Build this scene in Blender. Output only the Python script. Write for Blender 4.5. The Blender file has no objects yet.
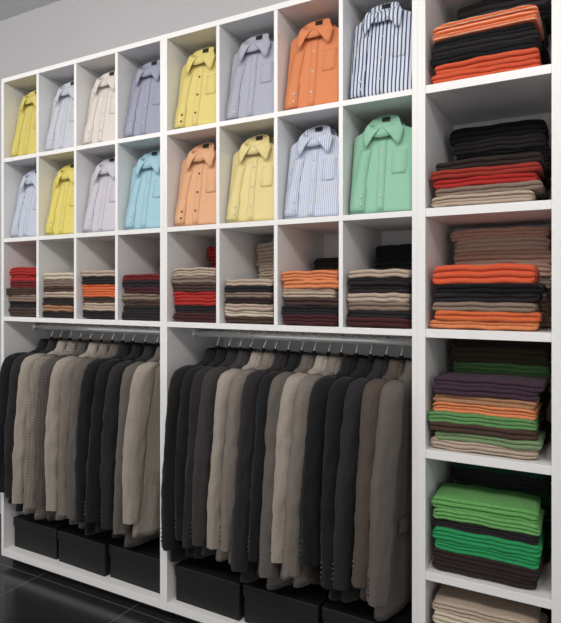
import bpy, math, random
from mathutils import Vector, Matrix, noise
random.seed(7)
S=bpy.context.scene
S.view_settings.view_transform='Standard'
S.view_settings.look='None'
D=1.912; YAW=math.radians(28.8); F=582.0; CZ=1.385

# ---------------------------------------------------------------- materials
def lin(c):
    r=[]
    for k in c[:3]:
        k=k/255.0
        r.append(k/12.92 if k<=0.04045 else ((k+0.055)/1.055)**2.4)
    return (r[0],r[1],r[2],1)
_m={}
def base(name):
    m=bpy.data.materials.new(name); m.use_nodes=True
    nt=m.node_tree; b=nt.nodes['Principled BSDF']
    return m,nt,b
def plain(name,c,rough=.5,metal=0,bump=0,bscale=200,spec=.5):
    if name in _m: return _m[name]
    m,nt,b=base(name)
    b.inputs['Base Color'].default_value=lin(c); b.inputs['Roughness'].default_value=rough
    b.inputs['Metallic'].default_value=metal; b.inputs['Specular IOR Level'].default_value=spec
    if bump:
        n=nt.nodes.new('ShaderNodeTexNoise'); n.inputs['Scale'].default_value=bscale
        bp=nt.nodes.new('ShaderNodeBump'); bp.inputs['Strength'].default_value=bump; bp.inputs['Distance'].default_value=.002
        tc=nt.nodes.new('ShaderNodeTexCoord'); nt.links.new(tc.outputs['Object'],n.inputs['Vector'])
        nt.links.new(n.outputs['Fac'],bp.inputs['Height']); nt.links.new(bp.outputs['Normal'],b.inputs['Normal'])
    _m[name]=m; return m
def fabric(kind,c,c2=None,freq=0,duty=.5,rough=.9,nscale=60,var=.12,sheen=.15):
    key=(kind,tuple(c),tuple(c2) if c2 else None,freq)
    if key in _m: return _m[key]
    m,nt,b=base('%s_%d_%d_%d'%((kind,)+tuple(c)))
    N=nt.nodes.new; L=nt.links.new
    tc=N('ShaderNodeTexCoord')
    b.inputs['Roughness'].default_value=rough
    b.inputs['Specular IOR Level'].default_value=.2
    b.inputs['Sheen Weight'].default_value=sheen
    n=N('ShaderNodeTexNoise'); n.inputs['Scale'].default_value=nscale; n.inputs['Detail'].default_value=4
    L(tc.outputs['Object'],n.inputs['Vector'])
    mix=N('ShaderNodeMix'); mix.data_type='RGBA'
    a=lin(c)
    mix.inputs[6].default_value=tuple(v*(1-var) for v in a[:3])+(1,)
    mix.inputs[7].default_value=tuple(min(1,v*(1+var)) for v in a[:3])+(1,)
    L(n.outputs['Fac'],mix.inputs[0]); out=mix.outputs[2]
    def lines(axis,fq,dt,src,col):
        sx=N('ShaderNodeSeparateXYZ'); L(tc.outputs['Object'],sx.inputs[0])
        mu=N('ShaderNodeMath'); mu.operation='MULTIPLY'; mu.inputs[1].default_value=fq; L(sx.outputs[axis],mu.inputs[0])
        fr=N('ShaderNodeMath'); fr.operation='FRACT'; L(mu.outputs[0],fr.inputs[0])
        lt=N('ShaderNodeMath'); lt.operation='LESS_THAN'; lt.inputs[1].default_value=dt; L(fr.outputs[0],lt.inputs[0])
        m2=N('ShaderNodeMix'); m2.data_type='RGBA'; L(lt.outputs[0],m2.inputs[0]); L(src,m2.inputs[6]); m2.inputs[7].default_value=lin(col)
        return m2.outputs[2]
    if c2:
        if kind=='suit':
            out=lines('Y',freq,duty,out,c2); out=lines('Z',freq*.8,duty,out,c2)
        else: out=lines('Z' if kind=='knitstripe' else 'X',freq,duty,out,c2)
    L(out,b.inputs['Base Color'])
    bp=N('ShaderNodeBump')
    n2=N('ShaderNodeTexNoise'); L(tc.outputs['Object'],n2.inputs['Vector'])
    if kind.startswith('knit'):
        n2.inputs['Scale'].default_value=230; n2.inputs['Detail'].default_value=2; bp.inputs['Strength'].default_value=.7; bp.inputs['Distance'].default_value=.004
    elif kind=='suit':
        mp=N('ShaderNodeMapping'); mp.inputs['Scale'].default_value=(1,1,.35); L(tc.outputs['Object'],mp.inputs[0]); L(mp.outputs[0],n2.inputs['Vector'])
        n2.inputs['Scale'].default_value=26; n2.inputs['Detail'].default_value=6; bp.inputs['Strength'].default_value=.6; bp.inputs['Distance'].default_value=.014
    else:
        n2.inputs['Scale'].default_value=14; n2.inputs['Detail'].default_value=3; bp.inputs['Strength'].default_value=.25; bp.inputs['Distance'].default_value=.006
    L(n2.outputs['Fac'],bp.inputs['Height']); L(bp.outputs['Normal'],b.inputs['Normal'])
    _m[key]=m; return m

# ---------------------------------------------------------------- mesh builder
class MB:
    def __init__(s): s.v=[];s.f=[];s.mi=[];s.sm=[];s.mats=[]
    def mat(s,m):
        if m not in s.mats: s.mats.append(m)
        return s.mats.index(m)
    def add(s,vs,fs,m,smooth=True,T=None):
        o=len(s.v); k=s.mat(m)
        for p in vs:
            p=Vector(p); s.v.append(tuple(T@p if T else p))
        for f in fs:
            s.f.append(tuple(i+o for i in f)); s.mi.append(k); s.sm.append(smooth)
    def loft(s,rings,m,c0=True,c1=True,closed=True,smooth=True,T=None):
        n=len(rings[0]); vs=[p for r in rings for p in r]; fs=[]
        for i in range(len(rings)-1):
            for j in range(n if closed else n-1):
                a=i*n+j; b=i*n+(j+1)%n; fs.append((a,b,b+n,a+n))
        if c0: fs.append(tuple(range(n-1,-1,-1)))
        if c1: fs.append(tuple((len(rings)-1)*n+j for j in range(n)))
        s.add(vs,fs,m,smooth,T)
    def box(s,x0,x1,y0,y1,z0,z1,m,T=None):
        vs=[(x0,y0,z0),(x1,y0,z0),(x1,y1,z0),(x0,y1,z0),(x0,y0,z1),(x1,y0,z1),(x1,y1,z1),(x0,y1,z1)]
        s.add(vs,[(0,3,2,1),(4,5,6,7),(0,1,5,4),(1,2,6,5),(2,3,7,6),(3,0,4,7)],m,False,T)
    def tube(s,pts,r,m,n=8,T=None):
        pts=[Vector(p) for p in pts]; rings=[]
        for i,p in enumerate(pts):
            d=(pts[min(i+1,len(pts)-1)]-pts[max(i-1,0)]).normalized()
            up=Vector((1,0,0)) if abs(d.x)<.9 else Vector((0,0,1))
            a=d.cross(up).normalized(); b=d.cross(a)
            rings.append([tuple(p+a*r*math.cos(t)+b*r*math.sin(t)) for t in [2*math.pi*k/n for k in range(n)]])
        s.loft(rings,m,T=T)
    def obj(s,name,loc=(0,0,0),rot=(0,0,0),bevel=0):
        me=bpy.data.meshes.new(name); me.from_pydata(s.v,[],s.f)
        for m in s.mats: me.materials.append(m)
        for p,k,q in zip(me.polygons,s.mi,s.sm): p.material_index=k; p.use_smooth=q
        me.update()
        o=bpy.data.objects.new(name,me); o.location=loc; o.rotation_euler=rot
        S.collection.objects.link(o)
        if bevel:
            b=o.modifiers.new('bevel','BEVEL'); b.width=bevel; b.segments=2; b.limit_method='ANGLE'
        return o

white=plain('shelf_white_laminate',(230,229,229),.38)
chrome=plain('chrome',(250,250,250),.25,.35)
black=plain('black_plastic',(14,14,15),.45)

# ---------------------------------------------------------------- room
wallm=plain('grey_wall_paint',(180,180,182),.8,bump=.1)
ceilm=plain('grey_ceiling_paint',(215,215,217),.85)
m,nt,b=base('dark_floor_tile')
N=nt.nodes.new;L=nt.links.new
tc=N('ShaderNodeTexCoord'); br=N('ShaderNodeTexBrick'); br.offset=0; br.inputs['Scale'].default_value=1
br.inputs['Brick Width'].default_value=.6; br.inputs['Row Height'].default_value=.6; br.inputs['Mortar Size'].default_value=.003
br.inputs['Color1'].default_value=lin((33,34,35)); br.inputs['Color2'].default_value=lin((38,38,39)); br.inputs['Mortar'].default_value=lin((85,85,85))
L(tc.outputs['Object'],br.inputs['Vector']); L(br.outputs['Color'],b.inputs['Base Color']); b.inputs['Roughness'].default_value=.2
floorm=m
def room(name,x0,x1,y0,y1,z0,z1,mt):
    q=MB(); q.box(x0,x1,y0,y1,z0,z1,mt); return q.obj(name)
DEP=.43
room('floor',-7,3,-5,DEP+.15,-.1,0,floorm)
room('wall_back',-7,3,DEP+.005,DEP+.15,0,3.08,wallm)
room('ceiling',-7,3,-5,DEP+.15,3.08,3.18,ceilm)

# ---------------------------------------------------------------- shelving
Z=[.0625,.45,.851,1.249,1.647,2.053,2.459]
U=[(-2.674,-1.614),(-1.614,-.532),(-.532,-.102)]
PT=.019
plinthm=plain('plinth_dark',(60,60,60),.6)
def shell(q,x0,x1,pt=PT):
    q.box(x0,x0+pt,0,DEP,.045,Z[6]+.011,white); q.box(x1-pt,x1,0,DEP,.045,Z[6]+.011,white)
    q.box(x0+pt,x1-pt,DEP-.008,DEP,.045,Z[6]+.011,white)
    q.box(x0+.01,x1-.01,.06,.08,0,.045,plinthm)
CELLS=[]
for (x0,x1) in U[:2]:
    q=MB(); shell(q,x0,x1)
    a=x0+PT; b_=x1-PT; t=.016
    for z,th in ((.0625,.035),(Z[3],.022),(Z[4],.02),(Z[5],.02),(Z[6],.022)):
        q.box(a,b_,0.001,DEP-.008,z-th/2,z+th/2,white)
    w=(b_-a-3*t)/4; cs=[]
    for i in range(4):
        cs.append((a+i*(w+t),a+i*(w+t)+w))
        if i<3: q.box(a+i*(w+t)+w,a+(i+1)*(w+t),.002,DEP-.008,Z[3]+.011,Z[6]-.011,white)
    CELLS.append(cs)
    q.obj('display_shelving_unit',bevel=.0012)
x0,x1=U[2]; q=MB(); shell(q,x0,x1,.026)
for z,th in ((.0625,.035),)+tuple((z,.028) for z in Z[1:]):
    q.box(x0+.026,x1-.026,.001,DEP-.008,z-th/2,z+th/2,white)
q.obj('display_shelving_unit',bevel=.0012)
RC=(x0+.026,x1-.026)

# ---------------------------------------------------------------- shirts
def shirt(name_loc,mat,mat_in,btn,seed,lean=-.17,W=.218,withcuff=True):
    R=random.Random(seed); q=MB(); T=.016; ph=R.random()*10
    def htop(u): return .292-.038*abs(u)**1.5
    def fy(x,z):
        u=max(-1,min(1,x/(W/2))); v=max(0,min(1,z/htop(u)))
        th=T*math.sqrt(max(0,1-abs(u)**12))*math.sqrt(max(0,1-abs(2*v-1)**16))
        return -(th+ .003*(noise.noise(Vector((x*18+ph,z*12,ph))))*(1-u**4) +.003*(1-abs(u)))
    nu,nv=30,30; fr=[];bk=[]
    for j in range(nv+1):
        v=.5-.5*math.cos(math.pi*j/nv); r1=[];r2=[]
        for i in range(nu+1):
            u=-math.cos(math.pi*i/nu); z=v*htop(u)
            x=u*W/2*(1-.02*(abs(2*v-1)**12))
            e=(i in(0,nu) or j in (0,nv))
            r1.append((x,0 if e else fy(u*W/2,z),z)); r2.append((x,0 if e else T*.8*math.sqrt(1-abs(u)**12)*math.sqrt(max(0,1-abs(2*v-1)**16)),z))
        fr.append(r1);bk.append(r2)
    q.loft(fr,mat,False,False,False); q.loft([r[::-1] for r in bk],mat,False,False,False)
    pl=[]
    for j in range(17):
        z=.004+(.25-.004)*j/16
        pl.append([(x,fy(x,z)-o,z) for x,o in ((-.014,-.001),(-.0135,.0022),(0,.0026),(.0135,.0022),(.014,-.001))])
    q.loft(pl,mat,False,False,False)
    def disc(x,z,r,o,m):
        y=fy(x,z)-o; n=12
        r0=[(x+r*math.cos(t),y+.003,z+r*math.sin(t)) for t in [2*math.pi*k/n for k in range(n)]]
        r1=[(x+r*math.cos(t),y-.001,z+r*math.sin(t)) for t in [2*math.pi*k/n for k in range(n)]]
        q.loft([r0,r1],m)
    for z in (.05,.12,.19,.243): disc(0,z,.004,.0035,btn)
    pk=[]
    for j in range(9):
        z=.115+.075*j/8
        wv=.026
        if j==0: wv=.02
        pk.append([(.058+x,fy(.058+x,z)-o,z) for x,o in ((-wv-.001,-.001),(-wv,.0018),(0,.002),(wv,.0018),(wv+.001,-.001))])
    q.loft(pk,mat,False,False,False)
    if withcuff:
        sl=[]
        for j in range(15):
            z=.006+.20*j/14
            xc=-.078+.02*(j/14)**2; hw=.027 if j<6 else .022; o=.008 if j<6 else .0055
            if j==14: o=.0
            sl.append([(xc+x,fy(xc+x,z)-oo,z) for x,oo in ((-hw,-.002),(-hw*.94,o*.9),(0,o),(hw*.94,o*.9),(hw,-.002))])
        q.loft(sl,mat,False,False,False)
        for z in (.025,.05): disc(-.064,z,.004,.0095,btn)
    def fold(p):
        return Vector((.050*math.sin(p),-.020-.026*math.cos(p)+.004,.290-.030*math.cos(p)))
    st=[];n=28
    for k in range(n+1): st.append(-math.pi+2*math.pi*k/n)
    top=[fold(p) for p in st]
    low=[Vector((v.x*1.02,v.y*.98+.001,v.z-.03)) for v in top]
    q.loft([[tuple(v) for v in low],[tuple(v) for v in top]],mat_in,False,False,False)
    q.loft([[tuple(v+Vector((0,-.0015,0))) for v in low],[tuple(v+Vector((0,-.0015,.0))) for v in top]],mat,False,False,False)
    def lerp(tab,s):
        for (a,va),(b,vb) in zip(tab,tab[1:]):
            if s<=b: return va+(vb-va)*(s-a)/(b-a)
        return tab[-1][1]
    for sg in (-1,1):
        rows=[]
        for k in range(21):
            s=k/20; p=.06+(math.pi-.06)*s
            f=fold(p); f.x*=sg
            ox=lerp([(0,.054),(.12,.064),(.45,.070),(.75,.05),(1,0)],s)*sg
            oz=lerp([(0,.203),(.12,.214),(.45,.254),(.75,.276),(1,.284)],s)
            oy=lerp([(0,-.033),(.18,-.034),(.45,-.028),(.75,-.0),(1,.008)],s)
            o=Vector((ox,oy,oz)); row=[]
            for i in range(6):
                g=i/5; pnt=f.lerp(o,g)+Vector((0,-.006*math.sin(math.pi*min(1,g+.12)),.003*math.sin(math.pi*g)))
                row.append(tuple(pnt))
            rows.append(row)
        if sg<0: rows=[r[::-1] for r in rows]
        q.loft(rows,mat,False,False,False)
    q.box(-.014,.014,-.0015,0,.297,.311,black)
    q.v=[(x*1.07,y,z*1.15) for x,y,z in q.v]
    o=q.obj('folded_shirt',name_loc,(lean,0,0))
    so=o.modifiers.new('cloth','SOLIDIFY'); so.thickness=.0014
    return o
def Fb(c,c2=None,freq=0,duty=.5): return fabric('shirt',c,c2,freq,duty,rough=.75,nscale=30,var=.05,sheen=.1)
pearl=plain('pearl_button',(205,202,194),.3); dkb=plain('dark_button',(70,60,50),.3)
rows={5:[((204,190,104),None,0,0),((196,198,206),(172,176,190),260,.3),((212,204,198),None,0,0),((160,162,180),(138,140,160),300,.4),
         ((214,198,124),None,0,0),((172,174,186),(154,156,172),260,.35),((216,138,94),(204,124,82),240,.4),((206,212,224),(66,76,108),72,.38)],
      4:[((196,202,212),(156,164,190),200,.3),((214,200,108),None,0,0),((200,196,204),(180,176,190),260,.3),((158,194,208),None,0,0),
         ((216,166,128),None,0,0),((218,202,144),None,0,0),((206,210,220),(146,162,196),130,.3),((148,194,170),(132,182,156),280,.4)]}
sd=0
for lv,cols in rows.items():
    for i,(c,c2,fq,du) in enumerate(cols):
        xa,xb=CELLS[i//4][i%4]; xc=(xa+xb)/2+.001
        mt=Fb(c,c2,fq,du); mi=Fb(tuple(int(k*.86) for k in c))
        sd+=1
        z=Z[lv]+.0105+.004
        shirt((xc+random.uniform(-.002,.001),.045,z),mt,mi,dkb if i in(4,) else pearl,sd)
        shirt((xc+random.uniform(-.002,.001),.10,z),mt,mi,pearl,sd+100,withcuff=False)

# ---------------------------------------------------------------- sweaters
def stack(name,xc,y0,w,d,z0,items,seed):
    R=random.Random(seed); q=MB(); z=z0
    for (mt,h) in items:
        h=h*R.uniform(.85,1.15)
        ww=w*R.uniform(.92,1.0)/2; dd=d*R.uniform(.93,1.0); xo=R.uniform(-.007,.007)*w/.24; yo=R.uniform(-.004,.009)
        ph=R.random()*20; rot=R.uniform(-.035,.035); nx=26; rings=[]
        lob=2 if h<.034 else 3
        prof=[]; hh=h
        for a in range(lob):
            zc=hh*(a+.5)/lob; off=R.uniform(-.001,.006)
            for k in range(7):
                t=-math.pi/2+math.pi*k/6
                prof.append((off-math.cos(t)*hh*.55/lob+hh*.55/lob,zc+math.sin(t)*hh*.5/lob))
        prof+= [(dd*.3,hh),(dd*.6,hh),(dd*.9,hh*.97),(dd,hh*.6),(dd,hh*.3),(dd*.95,0),(dd*.6,0),(dd*.3,0)]
        for i in range(nx+1):
            u=-math.cos(math.pi*i/nx); e=abs(u)
            edge=math.sqrt(max(0,1-e**26)); sc=.4+.6*edge
            x=u*ww
            sag=.004*noise.noise(Vector((u*2.2+ph,0,0)))-(.004*e**4)*(z-z0)/.2
            fo=.006*noise.noise(Vector((u*1.6,ph,0)))+ .008*(e**20)
            r=[]
            for (py,pz) in prof:
                yy=py+fo*(1-py/dd)
                if py<dd*.2: yy+=.0025*noise.noise(Vector((u*7,pz*90,ph)))
                zz=hh*.5+(pz-hh*.5)*sc+sag+ .0025*noise.noise(Vector((u*3,yy*14,ph+3)))
                X=x*(1-.01*((py/dd))) + .006*noise.noise(Vector((pz*90,py*9,ph)))*(e**6)
                r.append((X*math.cos(rot)-yy*math.sin(rot)+xo, yy*math.cos(rot)+X*math.sin(rot)+yo, zz+z-z0))
            rings.append(r)
        q.loft(rings,mt)
        z+=h*.93
    return q.obj(name,(xc,y0,z0+.0035))
K=lambda c: fabric('knit',c,rough=.95,nscale=120,var=.18,sheen=.05)
C=dict(red=(166,44,40),brick=(146,50,40),dred=(104,30,32),maroon=(68,34,38),brown=(72,54,48),dbrown=(46,36,34),black=(22,22,25),
  dark=(38,34,37),beige=(176,158,142),cream=(196,184,166),taupe=(130,112,100),tan=(160,118,88),orange=(206,104,62),lorange=(210,130,86),
  rorange=(206,88,58),grey=(112,106,102),purple=(62,44,56),green=(92,136,84),lime=(100,158,90),bgreen=(40,140,84),dgreen=(20,64,48),
  olive=(64,60,44),pink=(190,158,142),navy=(30,32,44),sage=(116,138,100),dgrey=(60,58,60))
def mk(names,total):
    n=len(names)
    return [(K(C[s]),total/n/.93) for s in reversed(names)]
row3=[(['red','red','dred','brown','taupe','dark','brown'],.245,['dark']*6,.2),
 (['cream','taupe','brown','beige','dbrown','tan','dark'],.22,['brown','dark'],.15),
 (['beige','dark','orange','orange','brown','beige','dark'],.215,['orange','beige','brown','dred','orange','tan','tan'],.30),
 (['dred','dark','maroon','taupe','brown','dark','dark'],.205,['dark','red','dark','dred','brown'],.29),
 (['beige','taupe','brown','red','red','dark','maroon'],.215,['red','red','dark','red','dred','red','red'],.33),
 (['beige','dark','taupe','dbrown','beige','cream','brown'],.175,['beige','beige','beige','beige','dark','dark','dark','dark'],.33),
 (['lorange','lorange','beige','brown','dark','maroon'],.20,['dark','orange','orange','dark','dark'],.27),
 (['beige','dark','dark','beige','taupe','dark','maroon'],.20,['black','black','dark','black','black','dark'],.30)]
for i,(fc,fh,bc,bh) in enumerate(row3):
    xa,xb=CELLS[i//4][i%4]; xc=(xa+xb)/2
    zt=Z[3]+.011
    stack('folded_sweater_stack',xc-.001,.012,(xb-xa)*.93,.205,zt,mk(fc,fh),i+20)
    stack('folded_sweater_stack',xc+.008,.236,(xb-xa)*.86,.165,zt,mk(bc,bh),i+60)
strp=fabric('knitstripe',(214,98,50),(228,184,156),95,.3,rough=.95,nscale=120,var=.1)
right=[(5,['S','black','dark','black','rorange','rorange'],.20,['dgrey','black','dark','dgrey','dark','black','black'],.34),
 (4,['dbrown','brick','red','taupe','beige'],.165,['black','dark','black','black','dark','black','black'],.33),
 (3,['rorange','black','dark','taupe','orange','lorange'],.20,['pink','beige','pink','pink','beige','pink','pink','beige'],.335),
 (2,['purple','purple','tan','lorange','green','brown','sage','beige'],.235,['dbrown','olive','green','dgreen','dbrown','olive','dbrown'],.345),
 (1,['lime','lime','dark','bgreen','bgreen','dbrown','dbrown'],.25,['dgreen','dark','dgreen','dgreen','dark','dgreen','dark'],.34),
 (0,['beige','cream','beige','taupe','brown','dark','brown'],.30,['dark']*7,.33)]
xm=(RC[0]+RC[1])/2; rw=RC[1]-RC[0]
for (lv,fc,fh,bc,bh) in right:
    it=mk([c if c!='S' else 'orange' for c in fc],fh)
    if fc[0]=='S':
        it=[(m_,h*.88) for m_,h in it]; it[-1]=(strp,it[-1][1]*1.6)
    if lv==3: it=[(m_,h*.86) for m_,h in it]; it[-1]=(it[-1][0],it[-1][1]*1.9)
    zt=Z[lv]+(.014 if lv else .0175)
    stack('folded_sweater_stack',xm-.010,.012,rw*.89,.205,zt,it,lv+200)
    stack('folded_sweater_stack',xm+.004,.236,rw*.88,.165,zt,mk(bc,bh),lv+300)

# ---------------------------------------------------------------- rails
RZ=1.200; RY=.19
for (x0,x1) in U[:2]:
    q=MB(); a=x0+PT; b_=x1-PT; n=16
    def ring(x,ry,rz): return [(x,RY+ry*math.cos(t),RZ+rz*math.sin(t)) for t in [2*math.pi*k/n for k in range(n)]]
    q.loft([ring(a,.008,.014),ring(b_,.008,.014)],chrome)
    for u,v in ((a,a+.006),(b_-.006,b_)): q.loft([ring(u,.02,.024),ring(v,.02,.024)],chrome)
    q.obj('hanging_rail')

# ---------------------------------------------------------------- jackets
def interp(tab,z):
    for p,r in zip(tab,tab[1:]):
        if z<=r[0]:
            f=(z-p[0])/(r[0]-p[0]); return [p[i]+(r[i]-p[i])*f for i in range(1,len(p))]
    return list(tab[-1][1:])
def jacket(x,mat,lining,seed,yaw,length=.84,lean=.06):
    R=random.Random(seed); q=MB(); ph=R.random()*30
    J=-.062
    tab=[(.05,.085,.034),(.065,.14,.033),(.085,.178,.032),(.11,.195,.032),(.2,.198,.033),(.46,.182,.031),(.66,.2,.034),(length,.214,.038)]
    def half(d): return interp(tab,d)
    rings=[]; n=44
    def rg(w,t,d,amp):
        r=[]
        for k in range(n):
            a=2*math.pi*k/n; c=math.cos(a); s=math.sin(a)
            X=t*math.copysign(abs(c)**.75,c); Y=w*math.copysign(abs(s)**.9,s)
            wv=1+amp*noise.noise(Vector((s*3.6+ph,c*1.3,d*2.2)))
            r.append((X*wv,Y,J-d))
        return r
    rings.append(rg(.042,.018,.06,0)); rings.append(rg(.05,.024,.008,0)); rings.append(rg(.056,.028,.0,0)); rings.append(rg(.063,.032,.008,0)); rings.append(rg(.072,.036,.038,0))
    m_=28
    for i in range(m_+1):
        d=.05+(length-.05)*i/m_
        w,t=half(d); rings.append(rg(w,t,d,.45*min(1,(d-.05)*3)))
    w,t=half(length); rings.append(rg(w*.97,t*.8,length-.004,.2))
    q.loft(rings,mat,True,True)
    for sg in (-1,1):
        cl=length-R.uniform(.055,.085); rs=[]; bend=R.uniform(-.01,.01); sw=R.uniform(-.012,.006)
        path=[(.060,.158,.030,.020),(.066,.172,.040,.028),(.078,.190,.047,.034),(.105,.200,.053,.038),(.16,.206,.058,.039),(.38,.218,.056,.036),(.52,.226,.052,.035),(cl-.01,.224,.044,.032),(cl,.224,.043,.031)]
        for i in range(37):
            d=.060+(cl-.060)*(i/36)**1.25
            yc,ra,rb=interp(path,d); r=[]
            am=min(1,.25+(d-.06)*3.0)
            for k in range(24):
                a=2*math.pi*k/24; c=math.cos(a); s=math.sin(a)
                c2=math.copysign(abs(c)**1.3,c); s2=s
                wv=1+am*(.22*noise.noise(Vector((c*1.6+ph,s*1.6+sg*5,d*4)))+.22*noise.noise(Vector((c*2.5+ph,s*2.5+d*10,d*16))))
                r.append((sw*d+bend*math.sin((d-.066)*5)+rb*wv*c2*1.04, sg*yc+ra*(1+(wv-1)*.5)*s2, J-d))
            rs.append(r if sg>0 else r[::-1])
        last=rs[-1]; cen=Vector((sum(p[0] for p in last)/24,sum(p[1] for p in last)/24,0))
        def sh(f,dz): return [(cen.x+(p[0]-cen.x)*f,cen.y+(p[1]-cen.y)*f,p[2]+dz) for p in last]
        q.loft(rs,mat,True,False)
        q.loft([sh(1,0),sh(.88,.0),sh(.85,.03)],lining,False,True)
        for k in range(4):
            d=cl-.03-.018*k; yc,ra,rb=interp(path,d)
            T=Matrix.Translation((-.016+sw*d,sg*(yc+ra*.82),J-d))
            rr=[]
            for t in range(5):
                a=math.pi*t/4; rr.append([(.0055*math.sin(a)*math.cos(u),.004*math.cos(a),.0055*math.sin(a)*math.sin(u)) for u in [2*math.pi*v/8 for v in range(8)]])
            q.loft(rr,btnm,T=T)
    def fx(y,d):
        w,t=half(d); return t*(max(0,1-min(1,abs(y)/w)**2.0)**.375)*1.06
    for sg in (-1,1):
        rows=[]
        for i in range(15):
            g=i/14; d=.012+g*.38
            inner=.046*(1-g)**1.1; outer=interp([(0,.06),(.12,.078),(.30,.098),(.33,.075),(.36,.1),(.7,.062),(1,.012)],g)[0]
            rows.append([(fx(sg*y,max(d,.05))+o,sg*y,J-d) for y,o in ((inner,.001),(inner,.006),((inner+outer)/2,.007),(outer,.006),(outer,.0))])
        q.loft(rows,mat,False,False,False)
        q.loft([[(fx(y,d)+.005,sg*y,J-d) for y in (.075,.11,.145)] for d in (.54,.59)],mat,False,False,False)
    rows=[]
    for i in range(9):
        g=i/8; d=.03+g*.35; inner=.047*(1-g)**1.1
        rows.append([(fx(y,max(d,.05))+.003,y,J-d) for y in (-inner,0,inner)])
    q.loft(rows,lining,False,False,False)
    q.loft([[(fx(0,d)+.0045,y,J-d) for y in (0,.003)] for d in (.39,.5,.65,length-.01)],lining,False,False,False)
    for d in (.41,.50):
        T=Matrix.Translation((fx(0,d)+.005,-.01,J-d))
        rr=[[(.004*math.cos(a),.009*math.sin(a)*math.cos(u),.009*math.sin(a)*math.sin(u)) for u in [2*math.pi*v/10 for v in range(10)]] for a in [math.pi*t/4 for t in range(5)]]
        q.loft(rr,btnm,T=T)
    pts=[(0,.0,J-.05),(0,0,J+.022),(0,.008,J+.034)]
    for k in range(1,12):
        a=-math.pi/2+ (k/11)*math.pi*1.35
        pts.append((0,.0205*math.cos(a),.0205*math.sin(a)))
    q.tube(pts,.0022,chrome,6)
    q.tube([(0,-.12,J-.075),(0,-.05,J-.045),(0,0,J-.03),(0,.05,J-.045),(0,.12,J-.075)],.009,black,8)
    q.tube([(0,0,J-.04),(0,0,J+.012)],.008,black,8)
    return q.obj('hanging_suit_jacket',(x,RY,RZ),(R.uniform(-.02,.02),lean+R.uniform(-.02,.02),yaw))
btnm=plain('horn_button',(38,34,32),.3)
SU=lambda c,c2=None:fabric('suit',c,c2,freq=90,duty=.22,rough=.9,nscale=220,var=.3,sheen=.05)
lining=plain('black_lining',(16,16,18),.4)
J0=dict(k=(26,26,28),c=(40,38,40),d=(56,53,53),g=(94,88,84),m=(116,108,102),l=(150,141,132),b=(80,70,64))
def jm(s):
    if s=='p': return SU((134,126,119),(112,105,99))
    if s=='q': return SU((88,82,79),(68,65,64))
    return SU(J0[s])
u1='kclpqlmgkkcgl'
u2='kkcdlmckglmkkcbg'
for (x0,x1),seq in zip(U[:2],(u1,u2)):
    n=len(seq); a=x0+PT+.125; b_=x1-PT-.035
    for i,s in enumerate(seq):
        x=a+(b_-a)*i/(n-1)
        jacket(x+random.uniform(-.004,.004),jm(s),lining,i*7+int(x0*100),random.uniform(-.05,.05)-.16,.81+random.uniform(0,.07))

# ---------------------------------------------------------------- storage boxes
bm=plain('black_card',(12,12,13),.6,bump=.15,bscale=90)
for (x0,x1) in U[:2]:
    a=x0+PT+.01; b_=x1-PT-.01; w=(b_-a)/3
    for i in range(3):
        q=MB(); bw=w-.02; h=.15; d=.34
        q.box(-bw/2,bw/2,0,d,0,h-.01,bm); q.box(-bw/2-.004,bw/2+.004,-.004,d+.004,h-.045,h,bm)
        q.obj('storage_box',(a+w*(i+.5),.03+random.uniform(0,.02),.0805),(0,0,random.uniform(-.03,.03)),bevel=.003)

# ---------------------------------------------------------------- lights
w=bpy.data.worlds.new('World'); S.world=w; w.use_nodes=True
w.node_tree.nodes['Background'].inputs[0].default_value=(1,.985,.97,1); w.node_tree.nodes['Background'].inputs[1].default_value=.84
def area(loc,target,size,power,col=(1,.97,.93)):
    l=bpy.data.lights.new('ceiling_light','AREA'); l.size=size; l.energy=power; l.color=col
    o=bpy.data.objects.new('ceiling_light',l); o.location=loc
    o.rotation_euler=(Vector(target)-Vector(loc)).to_track_quat('-Z','Y').to_euler(); S.collection.objects.link(o)
for x in (-4.0,-2.8,-1.6,-.4,.6): area((x,-2.1,2.98),(x,.2,1.0),.5,21)

cam=bpy.data.cameras.new('Camera'); co=bpy.data.objects.new('Camera',cam); S.collection.objects.link(co)
co.location=(0,-D,CZ); co.rotation_euler=(math.pi/2,0,YAW)
cam.sensor_fit='HORIZONTAL'; cam.sensor_width=36; cam.lens=36*582/561.0; cam.shift_y=-19.5/561
cam.clip_start=.01
S.camera=co
